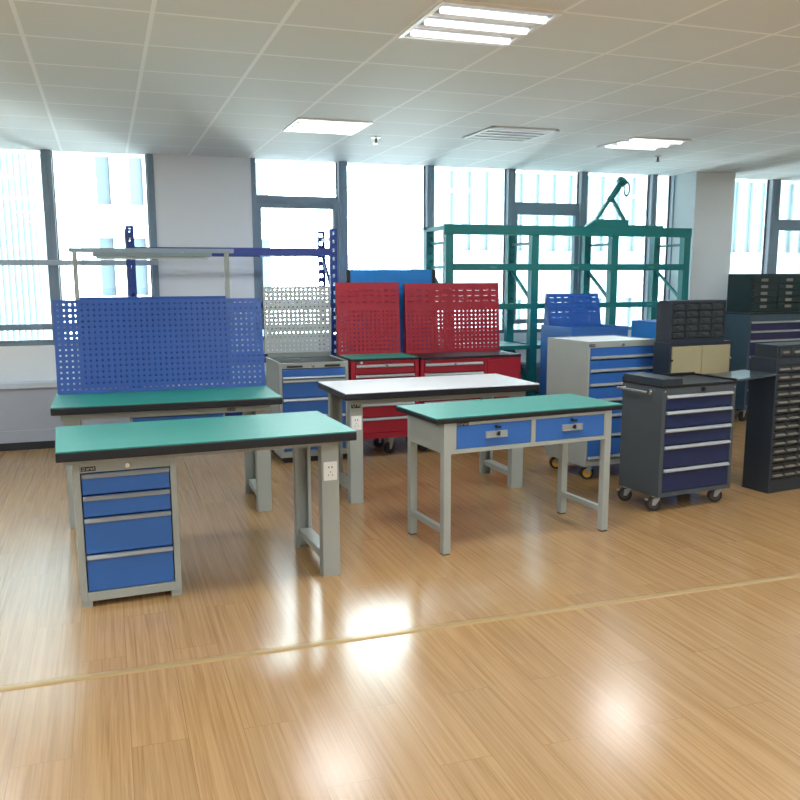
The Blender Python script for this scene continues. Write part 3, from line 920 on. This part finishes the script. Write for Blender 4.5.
MB().box(0.02, 0.595, 0.435, 0.54, 1.035, 1.107).build('panel_base', M['blue'], t, 0.003)

t = thing('tool_cabinet', 'plain blue cabinet partly hidden behind the small dark drawer unit', 'tool cabinet', (5.15, 7.20, 0), 0.03)
carcass(t, 0.62, 0.45, 0.06, 1.10, 0.06, 0.05, 0.03, M['skyblue'])
MB().box(0.03, 0.59, 0.03, 0.42, 0, 0.06).build('plinth', M['black'], t)
MB().box(0.0, 0.62, 0.0, 0.45, 1.10, 1.125).build('top', M['blue'], t, 0.003)
for k in range(3):
    drawer(t, 0.032, 0.588, 0.002, 0.11 + k * 0.31, 0.42 + k * 0.31, M['blue'], M['alu'], 0.022)

# ------------------------------------------------------------------ tall grey mobile drawer cabinet
t = thing('drawer_cabinet', 'tall grey mobile cabinet with seven blue drawers and yellow-cored casters', 'drawer cabinet', (3.448, 5.68, 0), R(6.0))
w_, d_ = 0.662, 0.545
carcass(t, w_, d_, 0.115, 1.075, 0.038, 0.05, 0.016, M['grey'], r_stile=0.032)
zs = [1.037, 0.945, 0.845, 0.735, 0.615, 0.49, 0.335, 0.165]
for k in range(7):
    d = MB().box(0.018, w_ - 0.034, 0.002, 0.02, zs[k + 1] + 0.003, zs[k] - 0.003).box(0.05, w_ - 0.06, 0.02, 0.4, zs[k + 1] + 0.02, zs[k] - 0.02).build('drawer', M['blue'], t, 0.0015)
    pull(d, 0.02, w_ - 0.036, 0.002, zs[k + 1] + 0.004, zs[k + 1] + 0.028, M['alu'])
rm = MB()
rm.box(0, w_, 0, 0.012, 1.075, 1.085).box(0, 0.012, 0.012, d_, 1.075, 1.085).box(w_ - 0.012, w_, 0.012, d_, 1.075, 1.085).box(0.012, w_ - 0.012, d_ - 0.012, d_, 1.075, 1.085)
rm.build('top_rim', M['grey'], t, 0.002)
MB().box(0.012, w_ - 0.012, 0.012, d_ - 0.012, 1.075, 1.08).build('top_mat', M['white_top'], t)
nameplate(t, 0.004, 0, 1.046, 0.055, 0.02)
lock(t, 0.32, 0, 1.056)
for x_, y_ in ((0.09, 0.06), (w_ - 0.06, 0.06), (0.09, d_ - 0.07), (w_ - 0.06, d_ - 0.07)):
    caster(t, x_, y_, 0.115, M['grey'], M['tyre'], M['yellow'], R(-20), r=0.052, w=0.028)

# ------------------------------------------------------------------ dark mobile trolley
t = thing('tool_trolley', 'dark grey tool trolley with five navy drawers, tray top and chrome push bar', 'tool trolley', (3.442, 4.735, 0), R(6.0))
w_, d_ = 0.648, 0.405
carcass(t, w_, d_, 0.105, 0.845, 0.048, 0.03, 0.032, M['anth'], r_stile=0.028)
zs = [0.797, 0.672, 0.551, 0.436, 0.279, 0.135]
hz = [0.797, 0.696, 0.575, 0.460, 0.303]
zs = [0.80, 0.692, 0.571, 0.456, 0.299, 0.135]
for k in range(5):
    d = MB().box(0.034, w_ - 0.03, 0.002, 0.02, zs[k + 1] + 0.004, zs[k] - 0.003).box(0.06, w_ - 0.06, 0.02, 0.35, zs[k + 1] + 0.02, zs[k] - 0.03).build('drawer', M['navy'], t, 0.0015)
    pull(d, 0.036, w_ - 0.032, 0.002, zs[k] - 0.027, zs[k] - 0.003, M['alu'])
MB().cyl((0.345, -0.016, 0.825), (0.345, 0, 0.825), 0.013, 16).build('lock', M['black'], t)
for x_ in (0.022, w_ - 0.012):
    MB().cyl((x_, -0.002, 0.823), (x_, 0, 0.823), 0.006, 10).build('screw_cap', M['zinc'], t)
rm = MB()
rm.box(-0.004, w_ + 0.004, -0.004, d_ + 0.004, 0.845, 0.860)
rm.box(-0.004, w_ + 0.004, d_ - 0.008, d_ + 0.004, 0.860, 0.885).box(w_ - 0.008, w_ + 0.004, -0.004, d_ - 0.008, 0.860, 0.878)
rm.build('tray_top', M['black'], t, 0.003)
rb = MB()
rb.box(-0.004, 0.165, -0.004, d_ - 0.008, 0.860, 0.908)
rb.build('raised_side_tray', M['dark'], t, 0.004)
MB().box(0.17, w_ - 0.01, 0.0, d_ - 0.01, 0.860, 0.864).build('top_mat', M['dark'], t)
pbm = MB()
pbm.cyl((-0.05, 0.09, 0.812), (-0.05, 0.395, 0.812), 0.010, 14)
pbm.cyl((-0.05, 0.11, 0.812), (0.0, 0.11, 0.812), 0.009, 12).cyl((-0.05, 0.375, 0.812), (0.0, 0.375, 0.812), 0.009, 12)
pbm.cyl((-0.012, 0.11, 0.812), (0.0, 0.11, 0.812), 0.02, 16).cyl((-0.012, 0.375, 0.812), (0.0, 0.375, 0.812), 0.02, 16)
pbm.build('push_bar', M['chrome'], t)
for x_, y_, br_ in ((0.035, 0.05, True), (w_ - 0.06, 0.05, False), (0.035, d_ - 0.06, True), (w_ - 0.06, d_ - 0.06, False)):
    caster(t, x_, y_, 0.105, M['alu'], M['tyre'], M['wheel_brown'], R(-28), br_, r=0.049, w=0.028)

# ------------------------------------------------------------------ dark table carrying the beige-door cabinet
t = thing('table', 'low dark table hidden behind the trolley carrying the beige-door cabinet', 'table', (4.0, 5.42, 0), R(5))
MB().box(0, 0.66, 0, 0.27, 0.785, 0.815).build('tabletop', M['edge'], t, 0.003)
for x_ in (0.02, 0.60):
    for y_ in (0.02, 0.21):
        MB().box(x_, x_ + 0.04, y_, y_ + 0.04, 0, 0.785).build('leg', M['dark'], t, 0.002)
t = thing('double_door_cabinet', 'small dark cabinet with two beige doors under the bin drawers', 'cabinet', (4.005, 5.45, 0.815), R(5))
w_, d_, h_ = 0.615, 0.18, 0.262
b = MB()
b.box(0, 0.018, 0, d_, 0, h_).box(w_ - 0.018, w_, 0, d_, 0, h_).box(0.018, w_ - 0.018, 0, d_, 0, 0.014).box(0.018, w_ - 0.018, 0, d_, h_ - 0.025, h_).box(0.018, w_ - 0.018, d_ - 0.01, d_, 0.014, h_ - 0.025)
b.build('body', M['dark'], t, 0.002)
for a, c in ((0.02, 0.309), (0.313, w_ - 0.02)):
    d = MB().box(a, c, -0.006, 0.012, 0.012, h_ - 0.028).build('door', M['beige'], t, 0.003)
    k = a - 0.006 if a < 0.1 else c - 0.004
    MB().cyl((k + 0.005, -0.012, 0.13), (k + 0.005, -0.006, 0.13), 0.009, 10).build('knob', M['black'] if a < 0.1 else M['beige'], d)
t = thing('bin_cabinet', 'small dark bin cabinet of twenty little drawers on the beige-door cabinet', 'drawer unit', (4.008, 5.45, 1.077), R(5))
w_, d_, h_ = 0.53, 0.17, 0.315
b = MB()
for x_ in (0, w_ - 0.012):
    b.prism([(0, 0), (d_, 0), (d_, h_ - 0.03), (d_ - 0.03, h_), (0.0, h_)], 'x', x_, x_ + 0.012)
b.box(0.012, w_ - 0.012, 0, d_, 0, 0.03).box(0.012, w_ - 0.012, 0, d_ - 0.03, h_ - 0.022, h_).box(0.012, w_ - 0.012, d_ - 0.012, d_, 0.03, h_ - 0.03)
for k in range(1, 4):
    xk = 0.012 + k * (w_ - 0.024) / 4
    b.box(xk - 0.003, xk + 0.003, 0.004, d_ - 0.012, 0.03, h_ - 0.022)
for k in range(1, 5):
    zk = 0.03 + k * (h_ - 0.052) / 5
    b.box(0.012, w_ - 0.012, 0.004, d_ - 0.012, zk - 0.002, zk + 0.002)
b.build('body', M['dark'], t, 0.001)
cw = (w_ - 0.024) / 4; ch = (h_ - 0.052) / 5
for i in range(4):
    for j in range(5):
        a = 0.012 + i * cw + 0.008; z = 0.03 + j * ch + 0.005
        d = MB().prism([(0.0, z), (0.12, z), (0.12, z + ch - 0.010), (0.004, z + ch - 0.010)], 'x', a, a + cw - 0.016).build('drawer', M['bin'], t, 0.002)
        MB().box(a + 0.035, a + cw - 0.051, -0.010, 0.002, z + 0.016, z + 0.026).box(a + 0.02, a + cw - 0.036, -0.002, 0.002, z + 0.03, z + 0.042).build('pull', M['binpull'], d)

# ------------------------------------------------------------------ slate cabinet with purple drawers, green drawer unit on it
t = thing('drawer_cabinet', 'slate grey cabinet with purple drawers standing before the pillar', 'drawer cabinet', (6.50, 7.50, 0), R(6))
w_, d_ = 0.95, 0.55
carcass(t, w_, d_, 0.13, 1.16, 0.07, 0.04, 0.03, M['slate'])
MB().box(-0.005, w_ + 0.005, -0.008, d_ + 0.005, 1.16, 1.178).build('top', M['edge'], t, 0.003)
zs = [1.09, 0.99, 0.89, 0.72, 0.55, 0.36, 0.175]
for k in range(6):
    d = MB().box(0.034, w_ - 0.034, 0.002, 0.02, zs[k + 1] + 0.003, zs[k] - 0.003).box(0.05, w_ - 0.06, 0.02, 0.4, zs[k + 1] + 0.02, zs[k] - 0.02).build('drawer', M['purple'], t, 0.0015)
    pull(d, 0.036, w_ - 0.036, 0.002, zs[k] - 0.025, zs[k] - 0.004, M['alu'])
for x_, y_ in ((0.06, 0.06), (w_ - 0.06, 0.06), (0.06, d_ - 0.07), (w_ - 0.06, d_ - 0.07)):
    caster(t, x_, y_, 0.13, M['zinc'], M['tyre'], M['black'], R(15), r=0.055)
t = thing('drawer_unit', 'dark green drawer unit with a column of small pulls before the right window', 'drawer unit', (6.545, 7.56, 1.178), R(6))
w_, d_, h_ = 0.80, 0.33, 0.415
carcass(t, w_, d_, 0, h_, 0.03, 0.03, 0.03, M['dgreen'])
n = 5; dh = (h_ - 0.06) / n
for c_ in range(2):
    for k in range(n):
        x0 = 0.03 + c_ * 0.37; z0 = 0.03 + k * dh
        d = MB().box(x0 + 0.004, x0 + 0.366, -0.004, 0.016, z0 + 0.003, z0 + dh - 0.003).box(x0 + 0.01, x0 + 0.36, 0.016, 0.3, z0 + 0.006, z0 + dh - 0.006).build('drawer', M['dgreen'], t, 0.0015)
        MB().box(x0 + 0.11, x0 + 0.205, -0.012, -0.004, z0 + 0.02, z0 + 0.05).build('pull', M['handle_dull'], d, 0.002)

# ------------------------------------------------------------------ dark small-parts cabinet at the right edge with side flap
t = thing('parts_cabinet', 'tall dark parts cabinet of many shallow drawers at the right edge', 'drawer cabinet', (4.515, 4.905, 0), R(8))
w_, d_, h_ = 0.56, 0.235, 0.99
ncol, nrow = 4, 14
b = MB()
b.box(0, 0.02, 0, d_, 0, h_).box(w_ - 0.02, w_, 0, d_, 0, h_).box(0.02, w_ - 0.02, d_ - 0.01, d_, 0, h_)
b.box(0.02, w_ - 0.02, 0, d_, 0, 0.10).box(0.02, w_ - 0.02, 0, d_, h_ - 0.045, h_)
b.build('body', M['dark'], t, 0.002)
cw = (w_ - 0.04) / ncol; ch = (h_ - 0.145) / nrow
for i in range(ncol):
    for j in range(nrow):
        x0 = 0.02 + i * cw; z0 = 0.10 + j * ch
        d = MB().box(x0 + 0.004, x0 + cw - 0.004, 0.006, 0.22, z0 + 0.004, z0 + ch - 0.004).build('drawer', M['bin'], t)
        MB().prism([(0.006, z0 + 0.018), (-0.014, z0 + 0.022), (-0.014, z0 + 0.03), (0.006, z0 + 0.034)], 'x', x0 + 0.022, x0 + cw - 0.014).build('pull', M['handle_dull'], d)
fl = MB()
fl.prism([(0.0, 0.872), (0.0, 0.887), (-0.41, 0.866), (-0.41, 0.852)], 'y', -0.015, 0.29)
fl.M = Matrix.Identity(4)
t2 = fl.build('side_flap', M['gloss_dark'], t, 0.002)
t = thing('parts_box', 'flat dark drawer box lying on top of the right-edge parts cabinet', 'drawer unit', (4.527, 4.92, 0.99), R(8))
w_, d_, h_ = 0.52, 0.20, 0.095
carcass(t, w_, d_, 0, h_, 0.015, 0.01, 0.02, M['dark'])
for k in range(4):
    x0 = 0.02 + k * 0.12
    d = MB().box(x0 + 0.003, x0 + 0.117, -0.003, 0.2, 0.013, h_ - 0.018).build('drawer', M['bin'], t, 0.001)
    MB().box(x0 + 0.03, x0 + 0.09, -0.014, -0.003, 0.035, 0.05).build('pull', M['handle_dull'], d)
